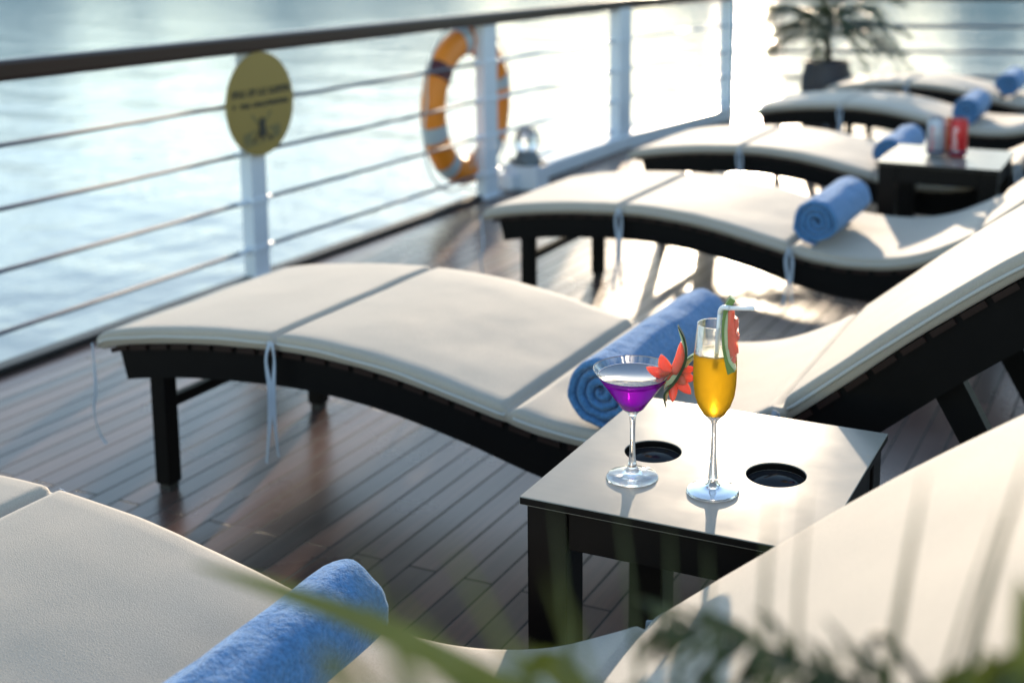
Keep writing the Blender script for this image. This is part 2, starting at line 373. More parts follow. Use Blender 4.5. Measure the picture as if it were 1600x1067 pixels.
for a, b in (((-0.05, -0.135), (0.0, -0.09)), ((0.055, -0.135), (0.0, -0.09))):
    a = Vector(a); b = Vector(b); s = Vector((-(b-a).y, (b-a).x)).normalized()*0.006
    prism(bm, [tuple(a+s), tuple(a-s), tuple(b-s*0.4), tuple(b+s*0.4)], 'x', 0.0006 if a.x < 0 else 0.0018, 0.0016 if a.x < 0 else 0.0021)
link('pictogram', bm, M['ink'], sign)
bm = bmesh.new(); i = 0
for a, b, wd in (((-0.10, -0.105), (-0.02, -0.095), .005), ((0.10, -0.085), (0.02, -0.095), .005), ((-0.055, -0.035), (-0.008, -0.08), .006), ((0.055, -0.03), (0.008, -0.08), .006),
                 ((-0.1, -0.15), (0.1, -0.125), .004), ((-0.105, -0.125), (-0.055, -0.12), .018), ((0.105, -0.105), (0.055, -0.108), .018)):
    a = Vector(a); b = Vector(b); s = Vector((-(b-a).y, (b-a).x)).normalized()*wd
    prism(bm, [tuple(a+s), tuple(a-s), tuple(b-s), tuple(b+s)], 'x', 0.0003+i*0.00004, 0.0005+i*0.00004); i += 1
link('pictogram_rays', bm, M['ink2'], sign)

# life ring on the outside of the rail
ring = empty('life_ring', (XR-0.075, 5.44, 0.455), label='orange life ring with grey bands hung outside the railing at a white post', cat='life ring')
M['orange'] = mat('ring_orange', (0.82, 0.24, 0.014), 0.5, var=0.10, vscale=10)
M['band'] = mat('reflective_band', (0.42, 0.47, 0.50), 0.4); M['rope'] = mat('grab_rope', (0.60, 0.60, 0.56), 0.8)
M['maroon'] = mat('maroon_strap', (0.09, 0.02, 0.025), 0.6)
RR, rr = 0.318, 0.068
def torus_arc(bm, R0, r0, a0, a1, n=24, seg=20, flat=0.8, cap=False):
    rings = []
    for i in range(n+1):
        a = a0+(a1-a0)*i/n
        rings.append([bm.verts.new((r0*flat*math.sin(2*math.pi*k/seg), (R0+r0*math.cos(2*math.pi*k/seg))*math.cos(a), (R0+r0*math.cos(2*math.pi*k/seg))*math.sin(a))) for k in range(seg)])
    for i in range(n):
        for k in range(seg):
            f = bm.faces.new((rings[i][k], rings[i][(k+1) % seg], rings[i+1][(k+1) % seg], rings[i+1][k])); f.smooth = True
bm = bmesh.new(); torus_arc(bm, RR, rr, 0, 2*math.pi, 96); bmesh.ops.remove_doubles(bm, verts=bm.verts, dist=1e-5); link('ring', bm, M['orange'], ring, True)
for a in (196, 232, 17, 315, 100):
    bm = bmesh.new(); torus_arc(bm, RR, rr+0.003, R(a-6), R(a+6), 8); link('band', bm, M['band'], ring, True)
bm = bmesh.new(); torus_arc(bm, RR, rr+0.005, R(140), R(152), 8); link('strap', bm, M['maroon'], ring, True)
bm = bmesh.new(); torus_arc(bm, RR, rr+0.005, R(66), R(74), 6); link('strap', bm, M['maroon'], ring, True)
bm = bmesh.new(); pts = []
for i in range(121):
    a = 2*math.pi*i/120; bul = abs(math.sin(2*a+0.3)); pts.append((0.01, (RR+rr+0.006+0.055*bul)*math.cos(a), (RR+rr+0.006+0.055*bul)*math.sin(a)-0.02*bul))
tube(bm, pts, 0.005, 6); tube(bm, [(0.05, -0.06, -0.30), (0.06, 0.05, -0.12), (0.07, 0.09, 0.10), (0.06, 0.06, 0.34)], 0.006, 6); link('grab_rope', bm, M['rope'], ring)
bm = bmesh.new(); box(bm, (0.0, 0.03, 0.30), (0.075, 0.075, 0.40), 0.006); link('hook', bm, M['cable'], ring)

# deck lamp
lamp = empty('deck_lamp', (-2.985, 5.78, 0), label='small caged deck lamp with glass dome on a white box by the railing', cat='lamp')
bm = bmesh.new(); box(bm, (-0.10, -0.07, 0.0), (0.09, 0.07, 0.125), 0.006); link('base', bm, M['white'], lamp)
M['cast'] = mat('grey_casting', (0.14, 0.16, 0.17), 0.45, var=0.2); M['glass'] = mat('clear_glass', (1, 1, 1), 0.0, Transmission_Weight=1.0, IOR=1.48)
bm = bmesh.new(); lathe(bm, [(0, 0.125), (0.075, 0.125), (0.078, 0.14), (0.06, 0.17), (0.052, 0.185), (0.052, 0.199), (0, 0.199)], 24)
box(bm, (-0.10, -0.02, 0.13), (-0.076, 0.02, 0.15)); box(bm, (0.078, -0.02, 0.13), (0.10, 0.02, 0.15)); link('body', bm, M['cast'], lamp)
bm = bmesh.new(); lathe(bm, [(0.048, 0.2), (0.062, 0.235), (0.058, 0.275), (0.036, 0.308), (0, 0.32), (0, 0.316), (0.034, 0.304), (0.054, 0.273), (0.058, 0.236), (0.044, 0.2)], 32, closed=False); link('glass_dome', bm, M['glass'], lamp, True)
bm = bmesh.new()
for a in (0, 90, 180, 270):
    ca, sa = math.cos(R(a+30)), math.sin(R(a+30)); tube(bm, catmull([(0.056*ca, 0.056*sa, 0.19), (0.068*ca, 0.068*sa, 0.25), (0.042*ca, 0.042*sa, 0.312), (0, 0, 0.327)], 5), 0.003, 6)
link('guard', bm, M['cable'], lamp)

# ------------------------------------------------------------------ sun loungers
TOP = [(-2.215, .352), (-2.17, .372), (-2.05, .394), (-1.924, .410), (-1.8, .419), (-1.7, .424), (-1.6, .423), (-1.5, .416), (-1.4, .403), (-1.306, .385), (-1.214, .365), (-1.13, .347),
       (-1.05, .333), (-.95, .327), (-.85, .334), (-.76, .356), (-.68, .391), (-.615, .429), (-.514, .510), (-.402, .603), (-.296, .685), (-.195, .757), (-.05, .852), (.1, .945), (.27, 1.04)]
def ztop(x):
    if x <= TOP[0][0]: return TOP[0][1]
    for (a, za), (b, zb) in zip(TOP, TOP[1:]):
        if x <= b: return za+(zb-za)*(x-a)/(b-a)
    return TOP[-1][1]
CUR = catmull([(x, 0, z) for x, z in TOP], 6)
def nrm(i, C=CUR):
    t = (C[min(i+1, len(C)-1)]-C[max(i-1, 0)]).normalized(); return Vector((-t.z, 0, t.x))
W = 0.65; TH = 0.038
def resample(C, step):
    out = [C[0].copy()]; acc = 0
    for a, b in zip(C, C[1:]):
        L = (b-a).length; pos = step-acc
        while pos < L:
            out.append(a.lerp(b, pos/L)); pos += step
        acc = L-(pos-step)
    out.append(C[-1].copy()); return out

def cushion_mesh(seams, seed=0, puff=0.003):
    bm = bmesh.new(); C = resample(CUR, 0.008); rings = []; N = len(C)
    ny = 26
    ends = [C[0].x]+seams+[C[-1].x]
    for i, p in enumerate(C):
        n_ = nrm(i, C); g = max(math.exp(-((p.x-s)/0.0085)**2) for s in seams)
        dend = min(i, N-1-i)*0.008; e = min(1, dend/0.02); e = math.sqrt(1-(1-e)**2) if e < 1 else 1
        th = TH*(0.25+0.75*e); drop = 0.019*g
        # puff between the seams
        k = next(q for q in range(len(ends)-1) if p.x <= ends[q+1]+1e-6); s01 = (p.x-ends[k])/(ends[k+1]-ends[k]+1e-9)
        pf = puff*(max(0, math.sin(math.pi*min(max(s01, 0), 1)))**0.5)
        hw = W/2-0.004*g; ring = []
        def pt(y, d): # d below the top surface
            nz = noise.noise(Vector((p.x*7+seed*13, y*7, seed)))*0.0018+noise.noise(Vector((p.x*20+seed*5, y*20, seed*3)))*0.0005
            q = p + n_*(-d + nz)
            return bm.verts.new((q.x, y+W/2, q.z))
        rc = 0.014
        tb = TH*0.5-th*0.5
        for k2 in range(ny+1):
            y = -hw+rc+(2*hw-2*rc)*k2/ny
            yy = (y/hw); ring.append(pt(y, drop+tb-pf*(1-abs(yy)**3)))
        for a in (30, 60, 90): ring.append(pt(hw-rc+rc*math.sin(R(a))+0.0015, drop*0.6+tb+rc*(1-math.cos(R(a)))*0.9))
        for a in (60, 30, 0): ring.append(pt(hw-rc+rc*math.sin(R(a))+0.0015*(a > 0), tb+th-rc*(1-math.cos(R(a)))*0.8))
        ring.append(pt(0, tb+th))
        for a in (0, 30, 60): ring.append(pt(-(hw-rc+rc*math.sin(R(a))+0.0015*(a > 0)), tb+th-rc*(1-math.cos(R(a)))*0.8))
        for a in (90, 60, 30): ring.append(pt(-(hw-rc+rc*math.sin(R(a))+0.0015), drop*0.6+tb+rc*(1-math.cos(R(a)))*0.9))
        rings.append(ring)
    L = len(rings[0])
    for i in range(N-1):
        for k in range(L):
            bm.faces.new((rings[i][k], rings[i][(k+1) % L], rings[i+1][(k+1) % L], rings[i+1][k]))
    bm.faces.new(rings[0]); bm.faces.new(rings[-1][::-1])
    for f in bm.faces: f.smooth = True
    return bm

def piping_mesh(x0, x1, seed=0, sides=(0, 1)):
    bm = bmesh.new(); C = [p for p in resample(CUR, 0.012)]
    for side in sides:
        pts = []
        for i, p in enumerate(C):
            if x0+0.006 <= p.x <= x1-0.006:
                q = p+nrm(i, C)*(-TH*0.50+0.002*noise.noise(Vector((p.x*9+seed, side*5.0, 0))))
                pts.append((q.x, -0.0035 if side == 0 else W+0.0035, q.z))
        for sgn in (0, -1):
            e = Vector(pts[sgn]); e2 = e+Vector((0, 0.02 if side == 0 else -0.02, 0.004)); pts = ([tuple(e2)]+pts) if sgn == 0 else (pts+[tuple(e2)])
        tube(bm, pts, 0.0034, 6)
    return bm

def tie_mesh(x, side, length, seed, loop=True):
    """tape ties hanging from the cushion edge at x"""
    rnd = random.Random(seed); bm = bmesh.new(); y = -0.012 if side == 0 else W+0.012; z0 = ztop(x)-TH*0.5
    def ribbon(pts, w_):
        pts = catmull(pts, 6); prev = None; rows = []
        for i, p in enumerate(pts):
            a = 0.5*math.sin(i*0.35+seed); s = Vector((math.cos(a), math.sin(a), 0))*w_; n_ = Vector((-math.sin(a), math.cos(a), 0))*0.0008
            rows.append([bm.verts.new(p+s+n_), bm.verts.new(p-s+n_), bm.verts.new(p-s-n_), bm.verts.new(p+s-n_)])
        for a_, b_ in zip(rows, rows[1:]):
            for k in range(4): bm.faces.new((a_[k], a_[(k+1) % 4], b_[(k+1) % 4], b_[k]))
        bm.faces.new(rows[0]); bm.faces.new(rows[-1][::-1])
    dx = rnd.uniform(-0.01, 0.02); o = -1 if side == 0 else 1
    if loop:
        ribbon([(x, y, z0+0.008), (x-0.006, y+o*0.008, z0-0.03), (x+0.004, y+o*0.012, z0-0.09), (x+0.004+dx, y+o*0.012, z0-length*0.6), (x-0.008+dx, y+o*0.014, z0-length)], 0.005)
        ribbon([(x+0.004, y, z0+0.006), (x+0.014, y+o*0.006, z0-0.03), (x+0.012, y+o*0.01, z0-0.09), (x+0.014+dx, y+o*0.010, z0-length*0.6), (x+0.02+dx, y+o*0.010, z0-length*0.93)], 0.0045)
    else:
        ribbon([(x, y, z0+0.006), (x+0.012, y+o*0.01, z0-0.05), (x+0.014, y+o*0.012, z0-0.10), (x+0.004, y+o*0.012, z0-0.15), (x+0.016, y+o*0.012, z0-0.2), (x+0.035, y+o*0.012, z0-length)], 0.0034)
    return bm

def rail_poly():
    C = resample(CUR, 0.03); up_, dn = [], []
    for i, p in enumerate(C):
        if p.x < -2.17: continue
        n_ = nrm(i, C); dep = 0.066 if p.x < -1.2 else (0.066+0.022*min(1, (p.x+1.2)/0.35))
        a = p-n_*(TH+0.002); up_.append((a.x, a.z)); b = p-n_*(TH+0.014+dep); dn.append((b.x, b.z))
    return up_+dn[::-1]

def lounger(loc, seams, seed, **tags):
    root = empty('sun_lounger', loc, **tags)
    for y0 in (0.014, W-0.044):
        bm = bmesh.new(); poly = rail_poly(); A = [bm.verts.new((x, y0, z)) for x, z in poly]; B = [bm.verts.new((x, y0+0.03, z)) for x, z in poly]; n = len(poly); h = n//2
        for i in range(n): bm.faces.new((A[i], A[(i+1) % n], B[(i+1) % n], B[i]))
        for i in range(h-1):
            bm.faces.new((A[i], A[n-1-i], A[n-2-i], A[i+1])); bm.faces.new((B[i], B[i+1], B[n-2-i], B[n-1-i]))
        link('side_rail', bm, M['frame'], root)
    bm = bmesh.new(); C = resample(CUR, 0.062)
    for i, p in enumerate(C):
        if p.x < -2.185: continue
        n_ = nrm(i, C); t = Vector((n_.z, 0, -n_.x)); c = p-n_*(TH+0.0068); hw_ = 0.024
        vs = []
        for s_, u_ in ((-1, -1), (1, -1), (1, 1), (-1, 1)):
            q = c+t*hw_*s_+n_*0.0055*u_; vs.append(q)
        A = [bm.verts.new((q.x, 0.006, q.z)) for q in vs]; B = [bm.verts.new((q.x, W-0.006, q.z)) for q in vs]
        for k in range(4): bm.faces.new((A[k], A[(k+1) % 4], B[(k+1) % 4], B[k]))
        bm.faces.new(A); bm.faces.new(B[::-1])
    link('slat_base', bm, M['slat'], root)
    for lx, lw in ((-2.052, 0.042), (-0.868, 0.046)):
        for ly in (0.020, W-0.020-0.040):
            bm = bmesh.new(); zt = ztop(lx)-TH-0.014-0.03
            box(bm, (lx-lw/2, ly, 0.016), (lx+lw/2, ly+0.040, zt), 0.003)
            lg = link('leg', bm, M['frame'], root)
            bm = bmesh.new(); box(bm, (lx-lw/2+0.006, ly+0.005, 0.0), (lx+lw/2-0.006, ly+0.035, 0.0155)); link('foot_cap', bm, M['foot'], lg)
    for lx in (-2.047, -0.868):
        bm = bmesh.new(); box(bm, (lx-0.011, 0.0602, 0.195), (lx+0.011, W-0.0602, 0.220), 0.002); link('stretcher', bm, M['frame'], root)
    for ly in (0.046, W-0.046-0.035):
        bm = bmesh.new(); prism(bm, [(-0.372, 0.545), (-0.322, 0.575), (-0.008, 0.012), (-0.056, 0.012)], 'y', ly, ly+0.035); link('support_leg', bm, M['frame'], root)
    cu = link('cushion', cushion_mesh(seams, seed), M['cushion'], root)
    ends = [CUR[0].x]+seams+[CUR[-1].x]
    for a, b in zip(ends, ends[1:]): [link('piping', piping_mesh(a, b, seed, (sd_,)), M['pipe'], cu) for sd_ in (0, 1)]
    for k, s in enumerate(seams):
        for side in ((0, 1) if k != 1 else (1,)): link('tie', tie_mesh(s, side, (0.26, 0.12, 0.10)[k] if side == 0 else 0.08, k+seed*3), M['tie'], cu)
    link('tie', tie_mesh(-2.205, 0, 0.225, seed+9, loop=False), M['tie'], cu)
    return root

SEAMS = [-1.705, -1.143, -0.60]
def copy_tree(o, parent=None):
    c = o.copy(); col.objects.link(c); c.parent = parent
    for ch in list(o.children): copy_tree(ch, c)
    return c
GL = 'beige cushioned loungers in a row along the railing'
L1 = lounger((0, 2.126, 0), SEAMS, 1, label='dark lounger with beige cushion directly behind the cocktail table', cat='sun lounger', group=GL)
L0 = lounger((0.075, 0.72, 0), [-1.60, -1.105, -0.62], 2, label='nearest beige lounger, cut off by the bottom of the picture', cat='sun lounger', group=GL)
for dx, y, lab in ((0.125, 3.70, 'third lounger from the front, blue towel on its seat, glare on the deck beneath'),
                   (0.10, 5.02, 'lounger behind the far side table with the two drink cans'),
                   (0.13, 6.62, 'second farthest lounger, dark frame raised in front of the potted palm'),
                   (0.25, 7.80, 'farthest lounger, right beside the potted palm and stern railing')):
    c = copy_tree(L1); c.location = (dx, y, 0); c['label'] = lab
    if y == 3.70: link('tie', tie_mesh(SEAMS[1], 0, 0.17, 4), M['tie'], [q for q in c.children if q.name.startswith('cushion')][0])

# ------------------------------------------------------------------ rolled towels
def towel_mesh(Rr, L, turns, seed, th=0.0175, start=0.0):
    bm = bmesh.new(); rnd = random.Random(seed)
    pitch = th*1.07; r0 = Rr-pitch*turns; n = int(turns*40); ys = [0, 0.0025, 0.007, 0.014]; m = 26
    ys += [0.014+(L-0.028)*(k+1)/m for k in range(m)]; ys += [L-0.007, L-0.0025, L]
    prev = None
    def rr_(th_, y):
        return r0+pitch*th_/(2*math.pi)
    grid = []
    for j, y in enumerate(ys):
        e = min(y, L-y); sh = 1.0 if e >= 0.014 else math.sqrt(max(0, 1-(1-e/0.014)**2))
        row = []
        for i in range(n+1):
            t = 2*math.pi*turns*i/n; rc = rr_(t, y)-th/2
            hh = th/2*(0.12+0.88*sh)*(1 if i < n-3 else (n-i+0.3)/3.3)
            wob = noise.noise(Vector((math.cos(t)*2.2, math.sin(t)*2.2, seed+y*5)))*0.0075*min(1, rc/Rr)+noise.noise(Vector((math.cos(t)*5, math.sin(t)*5, seed*3+y*11)))*0.0025*min(1, rc/Rr)+noise.noise(Vector((t*0.7, y*3, seed*2.0)))*0.0018
            a = t+start; sq = 0.94 if math.sin(a) < 0 else 1.0
            # telescoping of the inner turns at the ends
            off = 0.006*(1-rc/Rr)*(1 if y > L/2 else -1)*(-1)+0.004*noise.noise(Vector((t*0.9, seed*7.0, 1 if y > L/2 else 0)))
            fade = max(0, 1-e/0.06)
            yy = y+off*fade
            o_ = (rc+hh+wob); i_ = (rc-hh+wob)
            row.append((bm.verts.new((o_*math.cos(a), yy, o_*math.sin(a)*sq)), bm.verts.new((i_*math.cos(a), yy, i_*math.sin(a)*sq))))
        grid.append(row)
    for j in range(len(ys)-1):
        A, B = grid[j], grid[j+1]
        for i in range(n):
            for q in (0, 1): bm.faces.new((A[i][q], A[i+1][q], B[i+1][q], B[i][q]))
        bm.faces.new((A[0][0], A[0][1], B[0][1], B[0][0])); bm.faces.new((A[n][0], A[n][1], B[n][1], B[n][0]))
    for row in (grid[0], grid[-1]):
        for i in range(n): bm.faces.new((row[i][0], row[i+1][0], row[i+1][1], row[i][1]))
    for f in bm.faces: f.smooth = True
    return bm
GT = 'rolled blue towels on the loungers'
def towel(dx, y, x, Rr, L, seed, label, start=0.3, rz=0.0, turns=3.4, dz=0):
    o = link('rolled_towel', towel_mesh(Rr, L, turns, seed, start=start), M['towel'])
    z = max(ztop(x-dx+k*0.02)-0.6*(abs(k)*0.02)**2/Rr for k in range(-2, 3))
    o.location = (x, y, z+Rr*0.945+0.004+dz); o.rotation_euler = (0, 0, rz)
    tag(o, label, 'towel', GT); return o
towel(0, 2.130, -0.950, 0.0765, 0.57, 1, 'rolled blue towel just behind the cocktail glasses', start=2.6, rz=-0.02)
towel(0.075, 0.81, -0.925, 0.065, 0.49, 2, 'rolled blue towel in the foreground at the bottom edge, crossed by a green leaf', start=0.5)
towel(0.125, 3.72, -0.945, 0.079, 0.47, 3, 'rolled blue towel on the third lounger, coiled end facing the camera', start=2.2)
towel(0.10, 5.10, -1.005, 0.072, 0.46, 4, 'rolled blue towel half hidden behind the silver can and far table', start=1.2)
towel(0.13, 6.64, -0.93, 0.078, 0.48, 5, 'rolled blue towel just above the red can, on the second farthest lounger', start=3)
towel(0.25, 7.82, -0.87, 0.078, 0.50, 6, 'farthest rolled blue towel, at the right edge beside the stern railing', start=1)

# ------------------------------------------------------------------ side tables
def brushed_top():
    m = bpy.data.materials.new('brushed_metal_top'); m.use_nodes = True; n = m.node_tree.nodes; l = m.node_tree.links
    b = n['Principled BSDF']; b.inputs['Metallic'].default_value = 0.0; b.inputs['Specular IOR Level'].default_value = 0.13
    b.inputs['Base Color'].default_value = (0.32, 0.305, 0.27, 1)
    tc = n.new('ShaderNodeTexCoord'); t = n.new('ShaderNodeTexNoise'); t.inputs['Scale'].default_value = 700; t.inputs['Detail'].default_value = 2; l.new(tc.outputs['Object'], t.inputs[0])
    t2 = n.new('ShaderNodeTexNoise'); t2.inputs['Scale'].default_value = 7; t2.inputs['Detail'].default_value = 5; l.new(tc.outputs['Object'], t2.inputs[0])
    mr = n.new('ShaderNodeMapRange'); mr.inputs[1].default_value = 0.3; mr.inputs[2].default_value = 0.7; mr.inputs[3].default_value = 0.18; mr.inputs[4].default_value = 0.25; l.new(t2.outputs[0], mr.inputs[0]); l.new(mr.outputs[0], b.inputs['Roughness'])
    t3 = n.new('ShaderNodeTexNoise'); t3.inputs['Scale'].default_value = 1.0; t3.inputs['Detail'].default_value = 5; mp = n.new('ShaderNodeMapping'); mp.inputs['Scale'].default_value = (6, 90, 1); l.new(tc.outputs['Object'], mp.inputs[0]); l.new(mp.outputs[0], t3.inputs[0])
    mx = n.new('ShaderNodeMix'); mx.data_type = 'RGBA'; mx.inputs['A'].default_value = (0.24, 0.224, 0.192, 1); mx.inputs['B'].default_value = (0.30, 0.283, 0.245, 1)
    av = n.new('ShaderNodeMath'); av.operation = 'MULTIPLY_ADD'; av.inputs[1].default_value = 0.6; l.new(t2.outputs[0], av.inputs[0]); sc_ = n.new('ShaderNodeMath'); sc_.operation = 'MULTIPLY'; sc_.inputs[1].default_value = 0.4; l.new(t3.outputs[0], sc_.inputs[0]); l.new(sc_.outputs[0], av.inputs[2])
    l.new(av.outputs[0], mx.inputs['Factor']); l.new(mx.outputs['Result'], b.inputs['Base Color'])
    bp = n.new('ShaderNodeBump'); bp.inputs['Strength'].default_value = 0.05; bp.inputs['Distance'].default_value = 0.0004; l.new(t.outputs[0], bp.inputs['Height']); l.new(bp.outputs[0], b.inputs['Normal'])
    return m
M['top'] = brushed_top()
M['edge'] = mat('table_dark_wood', (0.006, 0.0045, 0.004), 0.45, var=0.3, vscale=20, Specular_IOR_Level=0.15)
M['well'] = mat('glossy_well', (0.03, 0.03, 0.035), 0.08)
TZ = 0.48
def side_table(loc, wx, wy, holes, **tags):
    root = empty('side_table', loc, **tags)
    bm = bmesh.new(); loops = [[(0, 0), (wx, 0), (wx, wy), (0, wy)]]
    for hx, hy, hr in holes: loops.append([(hx+hr*math.cos(2*math.pi*k/48), hy+hr*math.sin(2*math.pi*k/48)) for k in range(48)])
    es = []
    for lp in loops:
        vs = [bm.verts.new((x, y, TZ)) for x, y in lp]
        es += [bm.edges.new((vs[i], vs[(i+1) % len(vs)])) for i in range(len(vs))]
    bmesh.ops.triangle_fill(bm, use_beauty=True, edges=es)
    # drop faces filled inside the holes
    kill = [f for f in bm.faces if any((f.calc_center_median().xy-Vector((hx, hy))).length < hr*0.98 and all((v.co.xy-Vector((hx, hy))).length < hr*1.01 for v in f.verts) for hx, hy, hr in holes)]
    if kill: bmesh.ops.delete(bm, geom=kill, context='FACES_ONLY')
    top_f = list(bm.faces)
    r = bmesh.ops.extrude_face_region(bm, geom=top_f)
    nv = [v for v in r['geom'] if isinstance(v, bmesh.types.BMVert)]
    for v in nv: v.co.z -= 0.012
    bm.normal_update()
    for f in bm.faces: f.material_index = 0 if all(abs(v.co.z-TZ) < 1e-6 for v in f.verts) else 1
    be = [e for e in bm.edges if len(e.link_faces) == 2 and e.calc_face_angle(0) > 1.2]
    bmesh.ops.bevel(bm, geom=be, offset=0.0012, segments=2, affect='EDGES', profile=0.5, clamp_overlap=True)
    link('table_top', bm, [M['top'], M['edge']], root)
    ins = 0.008; leg = 0.062; z1 = TZ-0.0125
    for lx in (ins, wx-ins-leg):
        for ly in (ins, wy-ins-leg*0.9):
            bm = bmesh.new(); box(bm, (lx, ly, 0), (lx+leg, ly+leg*0.9, z1), 0.002); link('leg', bm, M['edge'], root)
    za = TZ-0.072
    for lo, hi in (((ins+leg+.001, ins+0.004, za), (wx-ins-leg-.001, ins+0.026, z1)), ((ins+leg+.001, wy-ins-0.026, za), (wx-ins-leg-.001, wy-ins-0.004, z1)),
                   ((ins+0.004, ins+leg, za), (ins+0.026, wy-ins-leg, z1)), ((wx-ins-0.026, ins+leg, za), (wx-ins-0.004, wy-ins-leg, z1))):
        bm = bmesh.new(); box(bm, lo, hi, 0.001); link('apron', bm, M['edge'], root)
    for hx, hy, hr in holes:
        bm = bmesh.new(); lathe(bm, [(hr+0.004, -0.0125), (hr+0.004, -0.034), (0, -0.034), (0, -0.030), (hr+0.001, -0.030), (hr+0.001, -0.0125)], 48, (hx, hy, TZ), closed=False)
        link('cup_well', bm, M['well'], root)
    return root
T1 = side_table((-0.797, 1.512, 0), 0.428, 0.448, [(0.112, 0.228, 0.0435), (0.310, 0.220, 0.0440)], label='square table with brushed metal top and two cup holes, holding the cocktails', cat='side table', group='side tables between loungers')
T2 = side_table((-0.94, 4.53, 0), 0.43, 0.448, [], label='far dark side table with drink cans, behind the third lounger', cat='side table', group='side tables between loungers')

# ------------------------------------------------------------------ drinks
M['purple'] = mat('violet_drink', (0.32, 0.006, 0.50), 0.0, Transmission_Weight=0.72, IOR=1.34)
M['juice'] = mat('orange_juice', (1.0, 0.64, 0.04), 0.5, var=0.04, vscale=40, Transmission_Weight=0.75, IOR=1.33, Specular_IOR_Level=0.35)
def glow(m, c, f):
    n = m.node_tree.nodes; l = m.node_tree.links; b = n['Principled BSDF']; t = n.new('ShaderNodeBsdfTranslucent'); t.inputs[0].default_value = (*c, 1)
    ms = n.new('ShaderNodeMixShader'); ms.inputs[0].default_value = f; l.new(b.outputs[0], ms.inputs[1]); l.new(t.outputs[0], ms.inputs[2]); l.new(ms.outputs[0], n['Material Output'].inputs[0])
glow(M['juice'], (1.0, 0.64, 0.04), 0.5); glow(M['purple'], (0.42, 0.012, 0.62), 0.25)
M['sky_sheen'] = mat('drink_sky_sheen', (0.22, 0.25, 0.29), 0.08, Specular_IOR_Level=0.3)  # grey-blue colour stands in for sky reflected on top of the drink
def thin_glass(m):
    n = m.node_tree.nodes; l = m.node_tree.links; b = n['Principled BSDF']; t = n.new('ShaderNodeBsdfTransparent')
    ms = n.new('ShaderNodeMixShader'); ms.inputs[0].default_value = 0.15; l.new(b.outputs[0], ms.inputs[1]); l.new(t.outputs[0], ms.inputs[2]); l.new(ms.outputs[0], n['Material Output'].inputs[0])
thin_glass(M['glass'])
M['white_foam'] = mat('white_foam', (0.85, 0.85, 0.88), 0.4)
M['foam'] = mat('juice_foam', (0.85, 0.68, 0.30), 0.35, var=0.1, vscale=200)
gz = TZ+0.0005
mart = empty('cocktail_glass', (-0.677, 1.638, gz), label='martini glass of violet drink with melon flower on its rim', cat='cocktail glass')
outer = [(0.0, 0.0), (0.0350, 0.0), (0.0372, 0.0014), (0.0364, 0.0030), (0.027, 0.0056), (0.013, 0.0084), (0.0085, 0.0130), (0.0062, 0.020), (0.0045, 0.036), (0.0038, 0.060), (0.0040, 0.080), (0.0055, 0.094), (0.0100, 0.1005), (0.0165, 0.106), (0.0288, 0.1235), (0.0425, 0.1430), (0.0568, 0.1640)]
inner = [(0.0571, 0.1650), (0.0564, 0.1650), (0.0419, 0.1437), (0.0281, 0.1242), (0.0155, 0.1078), (0.009, 0.1032), (0.0, 0.1020)]
bm = bmesh.new(); lathe(bm, glassy(outer+inner), 80); link('glass', bm, M['glass'], mart, True)
bm = bmesh.new(); lathe(bm, [(0.0, 0.1024), (0.0088, 0.1036), (0.0140, 0.1062), (0.0172, 0.1062), (0.0294, 0.1235), (0.0431, 0.1430), (0.0513, 0.1550), (0.0475, 0.1547), (0.0, 0.1541)], 72); link('violet_drink', bm, M['purple'], mart, True)
bm = bmesh.new(); lathe(bm, [(0.0, 0.1549), (0.047, 0.1551), (0.0490, 0.1562)], 72); link('drink_sky_sheen', bm, M['sky_sheen'], mart, True)
bm = bmesh.new(); lathe(bm, [(0.0500+0.0006*math.cos(k*math.pi/4), 0.1562+0.0006*math.sin(k*math.pi/4)) for k in range(8)], 80, closed=True); link('foam_ring', bm, M['white_foam'], mart, True)

flute = empty('champagne_flute', (-0.553, 1.638, gz), label='tall flute of orange juice with white straw and melon slice', cat='flute')
outer = [(0.0, 0.0), (0.0345, 0.0), (0.0369, 0.0014), (0.0362, 0.0031), (0.027, 0.0056), (0.013, 0.0080), (0.0082, 0.013), (0.0066, 0.022), (0.0050, 0.042), (0.0038, 0.068), (0.0036, 0.092), (0.0043, 0.103), (0.0080, 0.1085), (0.0148, 0.116), (0.0222, 0.128), (0.0275, 0.143), (0.0298, 0.160), (0.0303, 0.178), (0.0297, 0.205), (0.0278, 0.228), (0.0256, 0.2465)]
inner = [(0.0256, 0.2472), (0.0251, 0.2472), (0.0273, 0.228), (0.0292, 0.205), (0.0297, 0.178), (0.0291, 0.160), (0.0267, 0.144), (0.0213, 0.1290), (0.0140, 0.1180), (0.0080, 0.1130), (0.0, 0.1115)]
bm = bmesh.new(); lathe(bm, glassy(outer+inner), 80); link('glass', bm, M['glass'], flute, True)
bm = bmesh.new(); lathe(bm, [(0.0, 0.1118), (0.0078, 0.1134), (0.0138, 0.1158), (0.0153, 0.1160), (0.0227, 0.1280), (0.0280, 0.143), (0.0302, 0.160), (0.0307, 0.178), (0.0303, 0.200), (0.0301, 0.2055), (0.0285, 0.2056)], 64)
link('orange_juice', bm, M['juice'], flute, True)
bm = bmesh.new(); lathe(bm, [(0.0288, 0.2056), (0.0284, 0.2072), (0.026, 0.2066), (0.0, 0.2064)], 64); link('foam', bm, M['foam'], flute, True)

M['straw'] = mat('white_straw', (0.92, 0.92, 0.94), 0.3, Subsurface_Weight=0.8, Subsurface_Radius=(1, 1, 1), Subsurface_Scale=0.004)
